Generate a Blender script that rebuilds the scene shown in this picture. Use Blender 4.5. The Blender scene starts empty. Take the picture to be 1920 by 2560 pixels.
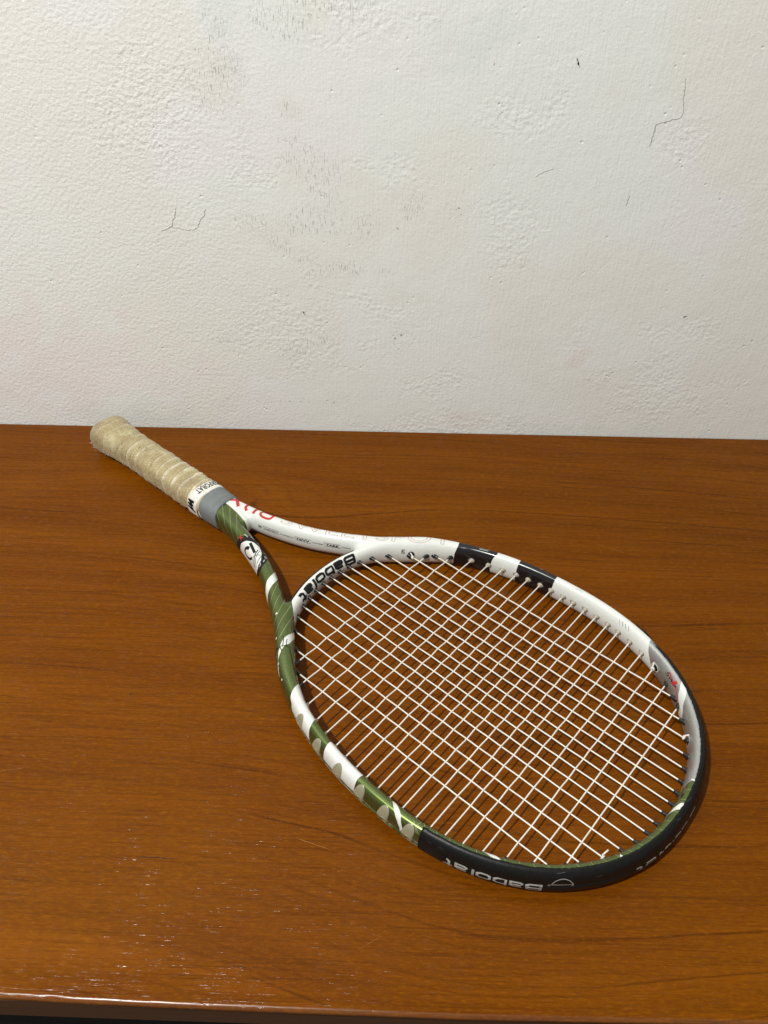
import bpy, bmesh, math, random
import numpy as np
from mathutils import Vector, Matrix

# ================================================================= camera, light, exposure
scene = bpy.context.scene
COL = scene.collection
CAM_H = 0.5204
PITCH, YAW, ROLL, FPX = 0.71445253, -0.02639064, 0.00522795, 1978.67459
def make_camera():
    cp, sp, cy, sy, cr, sr = math.cos(PITCH), math.sin(PITCH), math.cos(YAW), math.sin(YAW), math.cos(ROLL), math.sin(ROLL)
    f = Vector((sy*cp, cy*cp, -sp)); rt = Vector((cy, -sy, 0)); up = rt.cross(f)
    r2 = cr*rt+sr*up; u2 = -sr*rt+cr*up
    cam = bpy.data.cameras.new("camera"); o = bpy.data.objects.new("camera", cam); COL.objects.link(o)
    M = Matrix((r2, u2, -f)).transposed().to_4x4(); M.translation = (0, 0, CAM_H); o.matrix_world = M
    cam.sensor_fit = 'VERTICAL'; cam.sensor_height = 36.0; cam.lens = 36.0*FPX/2560.0
    cam.clip_start = 0.01; cam.clip_end = 30
    scene.camera = o
make_camera()
LAMP = (-0.79, -0.37, 2.0)
ld = bpy.data.lights.new("ceiling_lamp", 'POINT'); ld.energy = 206.0; ld.color = (1.0, 1.0, 0.945); ld.shadow_soft_size = 0.03
lo = bpy.data.objects.new("ceiling_lamp", ld); lo.location = LAMP; COL.objects.link(lo)
world = bpy.data.worlds.new("World"); scene.world = world; world.use_nodes = True
bg = world.node_tree.nodes["Background"]; bg.inputs[0].default_value = (1.0, 1.0, 0.96, 1); bg.inputs[1].default_value = 0.33
scene.view_settings.view_transform = 'Standard'; scene.view_settings.look = 'None'
scene.view_settings.exposure = 0.0; scene.view_settings.gamma = 1.0
scene.cycles.max_bounces = 8

# ================================================================= helpers
def tag(o, label=None, category=None, group=None, kind=None):
    if label: o['label'] = label
    if category: o['category'] = category
    if group: o['group'] = group
    if kind: o['kind'] = kind
    return o
def link(name, me, mats=(), parent=None, smooth=True):
    o = bpy.data.objects.new(name, me); COL.objects.link(o)
    for m in (mats if isinstance(mats, (list, tuple)) else [mats]):
        if m.name not in [x.name for x in me.materials]: me.materials.append(m)
    if smooth and len(me.polygons): me.polygons.foreach_set('use_smooth', [True]*len(me.polygons))
    if parent: o.parent = parent
    return o
def mesh(name, V, F, mats=(), parent=None, smooth=True):
    me = bpy.data.meshes.new(name); me.from_pydata([tuple(map(float, v)) for v in V], [], [tuple(map(int, f)) for f in F]); me.update()
    return link(name, me, mats, parent, smooth)
def grid_faces(n, m, wrap_m=False, wrap_n=False):
    F = []
    for i in range(n if wrap_n else n-1):
        for j in range(m if wrap_m else m-1):
            F.append((i*m+j, ((i+1) % n)*m+j, ((i+1) % n)*m+(j+1) % m, i*m+(j+1) % m))
    return F
def tube_geo(P, r, n=8, cap=True):
    """polyline P (k,3), radius r (scalar or k) -> verts, faces"""
    P = np.asarray(P, float); k = len(P); r = np.broadcast_to(r, k)
    T = np.gradient(P, axis=0); T /= np.linalg.norm(T, axis=1)[:, None]
    ref = np.array([0, 0, 1.0]) if abs(T[0][2]) < .9 else np.array([1.0, 0, 0])
    A = np.cross(T, ref); A /= np.linalg.norm(A, axis=1)[:, None]; B = np.cross(T, A)
    th = np.linspace(0, 2*np.pi, n, endpoint=False)
    V = P[:, None]+r[:, None, None]*(A[:, None]*np.cos(th)[None, :, None]+B[:, None]*np.sin(th)[None, :, None])
    F = grid_faces(k, n, True)
    if cap: F += [tuple(range(n)), tuple((k-1)*n+j for j in range(n))[::-1]]
    return V.reshape(-1, 3), F
def join_geo(parts):
    V, F, o = [], [], 0
    for v, f in parts:
        V.append(np.asarray(v)); F += [tuple(i+o for i in q) for q in f]; o += len(v)
    return np.vstack(V), F
def box_obj(name, lo, hi, mat, parent=None, bevel=0.0):
    bm = bmesh.new(); bmesh.ops.create_cube(bm, size=1)
    for v in bm.verts: v.co = Vector([(lo[i]+hi[i])/2+v.co[i]*(hi[i]-lo[i]) for i in range(3)])
    if bevel: bmesh.ops.bevel(bm, geom=bm.edges[:], offset=bevel, segments=3, affect='EDGES')
    me = bpy.data.meshes.new(name); bm.to_mesh(me); bm.free()
    return link(name, me, mat, parent, smooth=False)

# ---- node helpers
class NT:
    def __init__(s, name):
        s.m = bpy.data.materials.new(name); s.m.use_nodes = True; s.t = s.m.node_tree; s.b = s.t.nodes['Principled BSDF']
    def n(s, typ, **kw):
        x = s.t.nodes.new(typ)
        for k, v in kw.items():
            if k.startswith('i_'):
                key = k[2:]; key = int(key) if key.isdigit() else key.replace('_', ' ')
                s.put(x.inputs[key], v)
            else: setattr(x, k, v)
        return x
    def put(s, sock, v):
        if isinstance(v, bpy.types.NodeSocket): s.t.links.new(v, sock)
        elif isinstance(v, bpy.types.Node): s.t.links.new(v.outputs[0], sock)
        else: sock.default_value = v
    def math(s, op, a, b=None, c=None, clamp=False):
        x = s.n('ShaderNodeMath', operation=op, use_clamp=clamp); s.put(x.inputs[0], a)
        if b is not None: s.put(x.inputs[1], b)
        if c is not None: s.put(x.inputs[2], c)
        return x.outputs[0]
    def noise(s, vec, scale, detail=4, rough=.5, dist=0):
        x = s.n('ShaderNodeTexNoise'); s.put(x.inputs['Vector'], vec); s.put(x.inputs['Scale'], scale)
        x.inputs['Detail'].default_value = detail; x.inputs['Roughness'].default_value = rough; x.inputs['Distortion'].default_value = dist
        return x.outputs['Fac']
    def map(s, v, a, b, c=0.0, d=1.0, smooth=False):
        x = s.n('ShaderNodeMapRange'); s.put(x.inputs['Value'], v)
        if smooth: x.interpolation_type = 'SMOOTHSTEP'
        for k, q in zip(('From Min', 'From Max', 'To Min', 'To Max'), (a, b, c, d)): s.put(x.inputs[k], q)
        return x.outputs[0]
    def scale(s, vec, sx, sy, sz, loc=(0, 0, 0), rot=(0, 0, 0)):
        x = s.n('ShaderNodeMapping'); s.put(x.inputs['Vector'], vec); x.inputs['Scale'].default_value = (sx, sy, sz)
        x.inputs['Location'].default_value = loc; x.inputs['Rotation'].default_value = rot
        return x.outputs[0]
    def mix(s, f, a, b, blend='MIX'):
        x = s.n('ShaderNodeMix', data_type='RGBA', blend_type=blend); s.put(x.inputs[0], f)
        for k, v in ((6, a), (7, b)):
            if isinstance(v, tuple) and len(v) == 3: v = v+(1.0,)
            s.put(x.inputs[k], v)
        return x.outputs[2]
    def bump(s, h, strength=.3, dist=.001, normal=None):
        x = s.n('ShaderNodeBump'); s.put(x.inputs['Height'], h); x.inputs['Strength'].default_value = strength; x.inputs['Distance'].default_value = dist
        if normal is not None: s.put(x.inputs['Normal'], normal)
        return x.outputs[0]
    def set(s, **kw):
        for k, v in kw.items():
            k = k.replace('_', ' ')
            if isinstance(v, tuple) and len(v) == 3 and k in ('Base Color', 'Subsurface Radius', 'Coat Tint', 'Specular Tint'):
                v = v+(1.0,) if k != 'Subsurface Radius' else v
            s.put(s.b.inputs[k], v)
        return s
    def obj(s): return s.n('ShaderNodeTexCoord').outputs['Object']

# ================================================================= materials
WHITE = (0.70, 0.715, 0.685); GREEN = (0.105, 0.145, 0.036); BLACK = (0.012, 0.012, 0.014); SILVER = (0.40, 0.41, 0.40)
def paint(name, col, metallic=0.0, rough=.28, dirt=.25, coat=.5):
    q = NT(name); P = q.obj(); n1 = q.noise(P, 90, 5, .6); n2 = q.noise(P, 900, 2, .5)
    d = q.map(n1, .52, .78, 0, dirt); c = q.mix(d, col, tuple(x*.62 for x in col))
    fl = q.map(n2, .3, .7, .9, 1.1) if metallic else 1.0
    q.set(Base_Color=c if not metallic else q.mix(1.0, c, q.n('ShaderNodeCombineColor', i_0=fl, i_1=fl, i_2=fl), 'MULTIPLY'),
          Metallic=metallic, Roughness=q.map(n1, .3, .8, rough*.8, rough*1.5), Coat_Weight=coat, Coat_Roughness=.12,
          Normal=q.bump(q.noise(P, 350, 2), .05, .0004))
    return q.m
def frame_paint():
    q = NT('frame_paint'); P = q.obj(); sx = q.n('ShaderNodeSeparateXYZ', i_0=P)
    # the green/white parting runs down the middle of the shaft, round the throat web, and ends past the tip
    pts = [(-350, 0), (-302, -.5), (-292, 0), (-281, 1.5), (-266, 2), (-200, 2), (-176, 36), (-170, 44), (-164, 48.5), (-157, 54), (-148, 62), (-138, 70), (-125, 76), (90, 60), (100, -36), (180, -36)]
    cr = q.n('ShaderNodeValToRGB'); e = cr.color_ramp.elements; lo_, hi_ = -350.0, 180.0
    for i, (y, x) in enumerate(pts):
        p = (y-lo_)/(hi_-lo_); v = (x+100)/200
        if i < 2: el = e[i]; el.position = p
        else: el = e.new(p)
        el.color = (v, v, v, 1)
    q.put(cr.inputs[0], q.map(sx.outputs[1], lo_*.001, hi_*.001))
    xb = q.math('MULTIPLY_ADD', cr.outputs[0], .2, -.1)
    m = q.math('GREATER_THAN', sx.outputs[0], xb)
    n1 = q.noise(P, 70, 5, .6); n2 = q.noise(P, 1200, 2)
    w = q.mix(q.map(n1, .55, .8, 0, .25), WHITE, (0.46, 0.44, 0.37)); g = q.mix(q.map(n2, .3, .7), tuple(x*.8 for x in GREEN), tuple(x*1.25 for x in GREEN))
    q.set(Base_Color=q.mix(m, w, g), Metallic=q.math('MULTIPLY', m, .75), Roughness=q.map(n1, .3, .8, .24, .42), Coat_Weight=.5, Coat_Roughness=.12,
          Normal=q.bump(q.noise(P, 300, 2), .05, .0004))
    return q.m
def simple(name, col, rough=.5, metallic=0.0, spec=.5, bump=None, var=.25, coat=0.0, sss=0.0, trans=0.0):
    q = NT(name); P = q.obj(); n = q.noise(P, bump[0] if bump else 120, 4, .6)
    q.set(Base_Color=q.mix(q.map(n, .35, .75), col, tuple(x*(1-var) for x in col)), Roughness=rough, Metallic=metallic, Coat_Weight=coat,
          Transmission_Weight=trans, Subsurface_Weight=sss)
    q.b.inputs['Specular IOR Level'].default_value = spec; q.b.inputs['Subsurface Scale'].default_value = .002
    if bump: q.set(Normal=q.bump(n, bump[1], bump[2]))
    return q.m
M = {}
M['frame'] = frame_paint()
M['white'] = paint('white_paint', WHITE)
M['green'] = paint('green_paint', GREEN, .75, .3)
M['black'] = paint('black_paint', (0.008, 0.008, 0.009), 0, .2, .1, .1)
M['silver'] = paint('silver_paint', SILVER, .7, .38, .1)
M['print'] = simple('black_print', (0.010, 0.010, 0.010), .5, spec=.25)
M['red'] = simple('red_print', (0.55, 0.02, 0.014), .4, coat=.2)
M['redline'] = simple('pale_red_print', (0.50, 0.17, 0.14), .4)
M['hair'] = simple('fine_line_print', (0.27, 0.32, 0.15), .4)
M['pale'] = simple('pale_print', (0.48, 0.48, 0.46), .4, var=.5)
M['bumper'] = simple('bumper_rubber', (0.008, 0.0085, 0.008), .40, bump=(420, .2, .0005), var=.4, spec=.22)
M['grommet'] = simple('black_nylon', (0.012, 0.012, 0.012), .3)
M['cream'] = simple('cream_nylon', (0.40, 0.365, 0.30), .4, sss=.2, var=.05)
M['tab'] = simple('translucent_nylon', (0.29, 0.27, 0.185), .32, sss=.3, var=.08, coat=.1)
M['string'] = simple('nylon_string', (0.72, 0.675, 0.60), .3, sss=.1, var=.05)
M['collar'] = simple('grey_rubber', (0.165, 0.18, 0.185), .6, bump=(200, .15, .0005), var=.15)
M['tape'] = simple('white_tape', (0.74, 0.72, 0.66), .5, bump=(150, .3, .0006), var=.12)
M['recess_shade'] = simple('painted_recess_shade', (0.20, 0.18, 0.15), .5)
M['guardscuff'] = simple('grey_guard_scuff', (0.06, 0.06, 0.058), .6)
M['floor'] = simple('dark_floor', (0.02, 0.018, 0.015), .7)
M['scuff'] = simple('grey_scuff', (0.40, 0.41, 0.38), .5)
M['crackm'] = simple('grey_crack', (0.42, 0.40, 0.37), .7)
M['faint'] = simple('faint_crack', (0.62, 0.61, 0.58), .7)
M['speck'] = simple('dark_speck', (0.035, 0.025, 0.02), .7)
M['fibre'] = simple('pale_fibre', (0.6, 0.52, 0.38), .8)
# ---------------------------------------------------------------- racket geometry (metres, racket space: Y to the tip, Z up)
MM = 0.001
def resample(P, step):
    P = np.asarray(P, float); d = np.r_[0, np.cumsum(np.linalg.norm(np.diff(P, axis=0), axis=1))]
    n = max(2, int(round(d[-1] / step)) + 1); q = np.linspace(0, d[-1], n)
    return np.stack([np.interp(q, d, P[:, k]) for k in range(P.shape[1])], -1), q
def catmull(P, n=24):
    P = np.asarray(P, float); Q = np.vstack([2*P[0]-P[1], P, 2*P[-1]-P[-2]]); out = []
    for i in range(1, len(Q)-2):
        t = np.linspace(0, 1, n, endpoint=False)[:, None]
        a, b, c, d = Q[i-1], Q[i], Q[i+1], Q[i+2]
        out.append(.5*((2*b)+(-a+c)*t+(2*a-5*b+4*c-d)*t*t+(-a+3*b-3*c+d)*t**3))
    return np.vstack(out+[P[-1:]])
class Tube:
    def __init__(s, P, a, b, p=2.3, closed=False):
        s.P, s.s = resample(P, 1.0); T = np.gradient(s.P, axis=0)
        if closed:
            T[0] = T[-1] = s.P[1]-s.P[-2]
        T /= np.linalg.norm(T, axis=1)[:, None]; s.T = T; s.N = np.stack([T[:, 1], -T[:, 0]], -1)
        s.a = np.broadcast_to(a(s.s) if callable(a) else a, len(s.s)).astype(float)
        s.b = np.broadcast_to(b(s.s) if callable(b) else b, len(s.s)).astype(float); s.p = p; s.closed = closed
        s.L = s.s[-1]
    def at(s, q):
        if s.closed: q = np.mod(q, s.L)
        I = lambda v: np.interp(q, s.s, v)
        N = np.stack([I(s.N[:, 0]), I(s.N[:, 1])], -1); N /= np.linalg.norm(N, axis=-1)[..., None]
        return np.stack([I(s.P[:, 0]), I(s.P[:, 1])], -1), N, I(s.a), I(s.b)
t = np.linspace(0, 2*np.pi, 2881); E = 2/2.15
HX = 128*np.sign(np.sin(t))*abs(np.sin(t))**E
HY = 9+np.where(np.cos(t) > 0, 152.0, 186.6)*np.sign(np.cos(t))*abs(np.cos(t))**E
def hoop_b(s):   # beam height: lower over the throat bridge
    L = s[-1]; d = abs(s-L/2)
    return 11.9-2.9*np.clip((75-d)/40, 0, 1)
HOOP = Tube(np.stack([HX, HY], -1), 5.5, hoop_b, closed=True)
if HOOP.N[len(HOOP.N)//4] @ np.array([1, 0]) < 0: HOOP.N *= -1
ARMP = catmull([(107, -101), (98, -117), (89, -129.5), (75.5, -145), (65.5, -159.5), (57.5, -171), (43, -194), (30, -219), (21.5, -242), (14.8, -266), (11.3, -285), (9.4, -300), (8.6, -318), (8.4, -345)])
def arm_a(s): return 7.2-4.2*np.clip((38-s)/36, 0, 1)
def arm_b(s): return 11.7-5.0*np.clip((34-s)/32, 0, 1)
ARM = Tube(ARMP, arm_a, arm_b)
if ARM.N[60] @ np.array([1, 0]) < 0: ARM.N *= -1
def sup_r(th, a, b, p):
    return 1/((abs(np.cos(th))/a)**p+(abs(np.sin(th))/b)**p)**(1/p)
def nearest(tube, XY):
    P = tube.P.astype(np.float32); out = np.empty(len(XY), int); XY = XY.astype(np.float32)
    for i in range(0, len(XY), 20000):
        q = XY[i:i+20000]
        out[i:i+20000] = ((q[:, None, 0]-P[None, :, 0])**2+(q[:, None, 1]-P[None, :, 1])**2).argmin(1)
    return out
def sec(u, z, a, b, p):
    au, az = np.maximum(abs(u), 1e-3)/a, np.maximum(abs(z), 1e-3)/b
    g = (au**p+az**p)**(1/p)
    gu = g**(1-p)*au**(p-1)/a; gz = g**(1-p)*az**(p-1)/b
    return np.clip((g-1)/np.sqrt(gu*gu+gz*gz), -6, 30)
def smin(a, b, k):
    h = np.maximum(k-abs(a-b), 0)/k
    return np.minimum(a, b)-h*h*k*.25
VOX = 1.0
X0, Y0, Z0 = -142.0, -348.0, -15.0
NX, NY, NZ = 285, 524, 31
def build_sdf():
    gx = X0+VOX*np.arange(NX); gy = Y0+VOX*np.arange(NY); gz = Z0+VOX*np.arange(NZ)
    GX, GY = np.meshgrid(gx, gy, indexing='ij'); XY = np.stack([GX.ravel(), GY.ravel()], -1)
    def lay(tube, Q, groove=False):
        i = nearest(tube, Q); d = Q-tube.P[i]; un = (d*tube.N[i]).sum(1); ut = (d*tube.T[i]).sum(1)
        r = np.hypot(un, np.where((i == 0) | (i == len(tube.P)-1), ut, 0)) if not tube.closed else abs(un)
        sg = np.sign(un); out = np.full((len(Q), NZ), 10.0, np.float32); m = r < 17
        D = sec(r[m][:, None], gz[None], tube.a[i[m]][:, None], tube.b[i[m]][:, None], tube.p)
        if groove:
            L = tube.L; s = tube.s[i[m]]; act = np.clip((abs(np.minimum(s, L-s))-0)/1, 0, 1)*(np.minimum(s, L-s) < L/2-118)
            u = (sg*r)[m][:, None]; G = np.maximum(abs(gz[None]+3.0)-1.7, (tube.a[i[m]][:, None]-1.6)-u)
            D = np.where((act > 0)[:, None], np.maximum(D, -G), D)
        out[m] = D
        return out
    dh = lay(HOOP, XY, True); da = lay(ARM, XY); db = lay(ARM, XY*np.array([-1, 1]))
    core = Tube([(0, -281), (0, -345)], lambda s: 4.0+4.6*np.clip(s/24, 0, 1), lambda s: 8.6+3.2*np.clip(s/24, 0, 1)); core.N = np.repeat([[1.0, 0.0]], len(core.P), 0)
    dc = lay(core, XY)
    d = smin(smin(smin(da, db, 5.0), dc, 7.0), dh, 7.0)
    return d.reshape(NX, NY, NZ)
def sample(F, P):
    q = (P-np.array([X0, Y0, Z0]))/VOX; q = np.clip(q, 0, np.array(F.shape)-1.001); i = q.astype(int); f = q-i; v = 0
    for dx in (0, 1):
        for dy in (0, 1):
            for dz in (0, 1):
                w = abs(1-dx-f[..., 0])*abs(1-dy-f[..., 1])*abs(1-dz-f[..., 2])
                v = v+w*F[i[..., 0]+dx, i[..., 1]+dy, i[..., 2]+dz]
    return v
def surf(F, tube, s, th, eps=0.0, mirror=False, extra=None):
    """point on the frame's painted surface at arc length s (mm), section angle th (0 = outward, 90 = up)"""
    s, th = np.broadcast_arrays(np.asarray(s, float), np.radians(np.asarray(th, float)))
    C, N, a, b = tube.at(s); D = np.concatenate([N*np.cos(th)[..., None], np.sin(th)[..., None]], -1)
    C = np.concatenate([C, np.zeros(C.shape[:-1]+(1,))], -1)
    if mirror: C = C*np.array([-1, 1, 1]); D = D*np.array([-1, 1, 1])
    r0 = sup_r(th, a, b, tube.p); lo = r0*0+1.0; hi = r0*0+np.nan; prev = lo.copy()
    for k in np.arange(1, 22, .5):
        v = sample(F, C+D*k)
        hit = (v > 0) & np.isnan(hi); lo = np.where(hit, prev, lo); hi = np.where(hit, k, hi); prev = prev*0+k
    hi = np.where(np.isnan(hi), r0, hi); lo = np.where(lo > hi, hi, lo)
    for _ in range(8):
        m = (lo+hi)/2; v = sample(F, C+D*m[..., None]); lo = np.where(v > 0, lo, m); hi = np.where(v > 0, m, hi)
    r = np.minimum((lo+hi)/2, r0*1.5+1)
    P = C+D*(r+eps)[..., None]
    return P

# ================================================================= setting: wall, floor, desk
WALL_Y = 0.74021
def fbm2(x, y, seed, octs=4, per=512):
    rs_ = np.random.RandomState(seed); v = 0; a_ = 1.0; tot = 0
    for k in range(octs):
        G = rs_.rand(per, per); xi = np.floor(x).astype(int); yi = np.floor(y).astype(int); fx, fy = x-xi, y-yi; fx = fx*fx*(3-2*fx); fy = fy*fy*(3-2*fy)
        g = lambda p, q_: G[p % per, q_ % per]
        v = v+a_*((g(xi, yi)*(1-fx)+g(xi+1, yi)*fx)*(1-fy)+(g(xi, yi+1)*(1-fx)+g(xi+1, yi+1)*fx)*fy); tot += a_; a_ *= .55; x = x*2.03+11; y = y*2.03+7
    return v/tot
def smooth(v, a, b):
    t_ = np.clip((v-a)/(b-a), 0, 1); return t_*t_*(3-2*t_)
def blobs(X, Z, L, wob=.55):
    wn = fbm2(X*55+40, Z*55+40, 17, 4)-.5; r = np.zeros_like(X)
    for it in L:
        cx, cz, rx, rz = it[:4]; rot = it[4] if len(it) > 4 else 0.0; c, s_ = math.cos(rot), math.sin(rot)
        u = ((X-cx)*c+(Z-cz)*s_)/rx; w = (-(X-cx)*s_+(Z-cz)*c)/rz; r = np.maximum(r, smooth(np.hypot(u, w)+wn*wob*4, 1.25, .45))
    return r
ROUGH = [(-.145, .283, .024, .030), (-.012, .285, .030, .022), (.10, .225, .030, .040), (.035, .062, .045, .022), (-.23, .33, .05, .05), (.06, .01, .09, .02), (.28, .06, .08, .04), (.29, .13, .04, .015), (-.03, .41, .05, .03), (.11, .33, .04, .02), (.24, .31, .03, .03), (-.10, .13, .08, .05), (-.205, .34, .012, .02)]
STREAK = [(-.158, .378, .018, .030), (-.110, .402, .034, .018), (-.060, .412, .05, .014), (-.170, .345, .030, .014, -.9), (-.105, .335, .012, .007), (-.085, .285, .030, .022, -.8), (-.148, .237, .026, .012), (-.105, .205, .045, .010, -.6), (-.065, .190, .045, .008), (-.095, .108, .045, .009, .3), (-.125, .095, .035, .006, .3), (-.19, .112, .02, .005), (-.085, .236, .05, .014), (.005, .252, .010, .016)]
SMALL = [(-.135, .038, .075, .0035), (-.004, .118, .012, .016), (.050, .25, .02, .008), (.07, .37, .004, .02), (.155, .012, .03, .002), (.285, .147, .006, .003)]
def wall_material():
    q = NT('old_white_plaster'); P = q.obj(); sx = q.n('ShaderNodeSeparateXYZ', i_0=P); X, Zc = sx.outputs[0], sx.outputs[2]
    P2 = q.n('ShaderNodeCombineXYZ', i_0=X, i_1=Zc, i_2=0.0).outputs[0]
    msk = q.n('ShaderNodeSeparateColor', i_0=q.n('ShaderNodeAttribute', attribute_name='marks').outputs['Color']); rough, streak, small = msk.outputs
    tint = q.n('ShaderNodeAttribute', attribute_name='tint').outputs['Color']
    fine = q.noise(P2, 420, 3, .55); peb = q.noise(P2, 300, 2, .5); vor = q.n('ShaderNodeTexVoronoi', i_Vector=P2, i_Scale=230.0, feature='SMOOTH_F1').outputs['Distance']; mid = q.noise(P2, 34, 4, .55)
    vs = q.noise(q.scale(P2, 420, 36, 1), 1, 3, .55); vs2 = q.noise(q.scale(P2, 1000, 130, 1, rot=(0, 0, .06)), 1, 3, .6)
    ds = q.noise(q.scale(P2, 260, 60, 1, rot=(0, 0, .5)), 1, 3, .5)
    right = q.map(X, -.04, .10, 0, 1, True)
    h = q.math('MULTIPLY', peb, q.math('ADD', q.map(X, -.10, -.2, .16, .5), q.math('MULTIPLY', rough, .28)))
    h = q.math('SUBTRACT', h, q.math('MULTIPLY', q.math('MULTIPLY', vor, rough), .42))
    h = q.math('ADD', h, q.math('MULTIPLY', vs, q.map(X, -.2, -.1, .03, .22))); h = q.math('ADD', h, q.math('MULTIPLY', q.math('MULTIPLY', ds, .22), right))
    h = q.math('ADD', h, q.math('MULTIPLY', fine, .16)); h = q.math('ADD', h, q.math('MULTIPLY', mid, .5))
    pit = q.map(q.n('ShaderNodeTexVoronoi', i_Vector=P2, i_Scale=95.0).outputs['Distance'], .02, .16, 1, 0, True)
    h = q.math('SUBTRACT', h, q.math('MULTIPLY', q.math('MULTIPLY', pit, q.map(q.noise(q.scale(P2, 1, 1, 1, loc=(2, 6, 0)), 30, 3), .52, .62)), .45))
    st = q.math('MULTIPLY', streak, q.map(vs2, .57, .68, 0, .62)); st = q.math('MAXIMUM', st, q.math('MULTIPLY', small, q.map(q.noise(P2, 260, 3, .6), .60, .70, 0, .85)))
    q.set(Base_Color=q.mix(st, tint, (0.22, 0.20, 0.165)), Roughness=.6, Normal=q.bump(q.math('SUBTRACT', h, q.math('MULTIPLY', st, .3)), .44, .0028))
    q.b.inputs['Specular IOR Level'].default_value = .35
    return q.m
def make_wall():
    xs = np.r_[-1.8, -.9, np.arange(-.52, .4601, .0025), .9, 1.8]; zs = np.r_[-.78, -.3, np.arange(-.01, .4401, .0025), .9, 2.1]
    XX, ZZ = np.meshgrid(xs, zs, indexing='ij'); n, m = XX.shape; V = np.stack([XX, XX*0+WALL_Y, ZZ], -1).reshape(-1, 3)
    F = grid_faces(n, m); k = len(V); back = [(-1.8, WALL_Y+.12, -.78), (1.8, WALL_Y+.12, -.78), (1.8, WALL_Y+.12, 2.1), (-1.8, WALL_Y+.12, 2.1)]
    c = [0, (n-1)*m, n*m-1, m-1]; F += [(k+3, k+2, k+1, k)]
    F += [tuple([i*m for i in range(n)])+(k+1, k), tuple([i*m+m-1 for i in range(n)][::-1])+(k+3, k+2), tuple(range(0, m))[::-1]+(k, k+3), tuple((n-1)*m+j for j in range(m))+(k+2, k+1)]
    o = mesh('wall', np.vstack([V, back]), F, wall_material(), None, False); me = o.data
    X, Z = XX.ravel(), ZZ.ravel(); mk = np.ones((len(V)+4, 4)); mk[:, :3] = 0
    mk[:len(V), 0] = np.maximum(blobs(X, Z, ROUGH), .35*smooth(fbm2(X*16+5, Z*16+9, 8, 3), .58, .8)); mk[:len(V), 1] = blobs(X, Z, STREAK, .4); mk[:len(V), 2] = blobs(X, Z, SMALL, .15)
    t_ = np.ones((len(V)+4, 4)); base = np.array([0.80, 0.82, 0.80]); C = np.repeat(base[None], len(X), 0)
    def tintmix(C, w, col): return C+(np.array(col)-C)*w[:, None]
    C = tintmix(C, smooth(fbm2(X*6+3, Z*6+1, 31, 3), .45, .6)*.6, (0.81, 0.80, 0.81)); C = tintmix(C, smooth(fbm2(X*8+9, Z*8+4, 32, 3), .52, .66)*.6, (0.79, 0.78, 0.73))
    C = tintmix(C, blobs(X, Z, [(-.36, .08, .13, .06)])*.6, (0.81, 0.76, 0.75)); C = tintmix(C, blobs(X, Z, [(-.152, .405, .02, .03), (.055, .385, .05, .02), (-.3, .01, .08, .012), (.2, 0, .15, .015)])*.45, (0.71, 0.76, 0.74))
    C = tintmix(C, blobs(X, Z, [(-.153, .362, .011, .03), (-.10, .335, .012, .006), (0., .165, .018, .009), (-.3, .028, .018, .012)])*.10, (0.60, 0.54, 0.42)); C = tintmix(C, blobs(X, Z, [(.187, .098, .016, .008, .8), (.07, .02, .02, .01)])*.2, (0.70, 0.56, 0.50))
    t_[:len(V), :3] = C; t_[len(V):, :3] = base
    for nm, arr in (('marks', mk), ('tint', t_)):
        at = me.attributes.new(nm, 'FLOAT_COLOR', 'POINT'); at.data.foreach_set('color', arr.astype(np.float32).ravel())
    return o
wall = make_wall(); tag(wall, kind='structure')
floor = box_obj('floor', (-1.8, -1.6, -.80), (1.8, WALL_Y-.002, -.75), M['floor']); tag(floor, kind='structure')
def ribbon(name, P, w, mat, parent, y, seed=1):
    rnd = random.Random(seed); Q, _ = resample(P, .0012); V = []
    for i, (x, z) in enumerate(Q):
        k = w*(.35+rnd.random()*.9)*min(1, (i+1)/4, (len(Q)-i)/4); jx = rnd.uniform(-.0006, .0006); jz = rnd.uniform(-.0004, .0004)
        V += [(x+jx-k, y, z+jz), (x+jx, y-.0003, z+jz), (x+jx+k, y, z+jz)]
    F = []
    for i in range(len(Q)-1):
        for j in (0, 1): F.append((i*3+j, i*3+j+1, i*3+j+4, i*3+j+3))
    return mesh(name, V, F, mat, parent, False)
for k, (P, w) in enumerate([([(.229, .363), (.231, .350), (.234, .336), (.232, .3325)], .00045), ([(.232, .3325), (.222, .330), (.212, .327)], .00035), ([(.213, .328), (.2125, .318), (.211, .309)], .0009),
                            ([(.137, .377), (.1385, .373), (.140, .370)], .0010), ([(-.0085, .2345), (-.0075, .2325)], .0012), ([(-.1035, .146), (-.1015, .1425)], .0013),
                            ([(-.2165, .249), (-.2175, .243), (-.221, .237), (-.2235, .2315), (-.229, .2285), (-.234, .2275)], .0008), ([(-.2235, .2315), (-.216, .2305), (-.209, .2285), (-.203, .2290), (-.198, .2315)], .0007), ([(-.198, .2315), (-.195, .238), (-.190, .243), (-.1885, .249)], .0008),
                            ([(.285, .149), (.2815, .1465)], .0010), ([(.115, .282), (.123, .287), (.131, .2895)], .0003), ([(.203, .266), (.201, .258)], .0006)]):
    dark = k in (3, 4, 5, 9)
    ribbon('speck' if dark else 'crack', P, w if dark else w*.42, M['speck' if dark else 'faint' if k in (6, 7, 8, 10) else 'crackm'], wall, WALL_Y-.0002, k)

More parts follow.
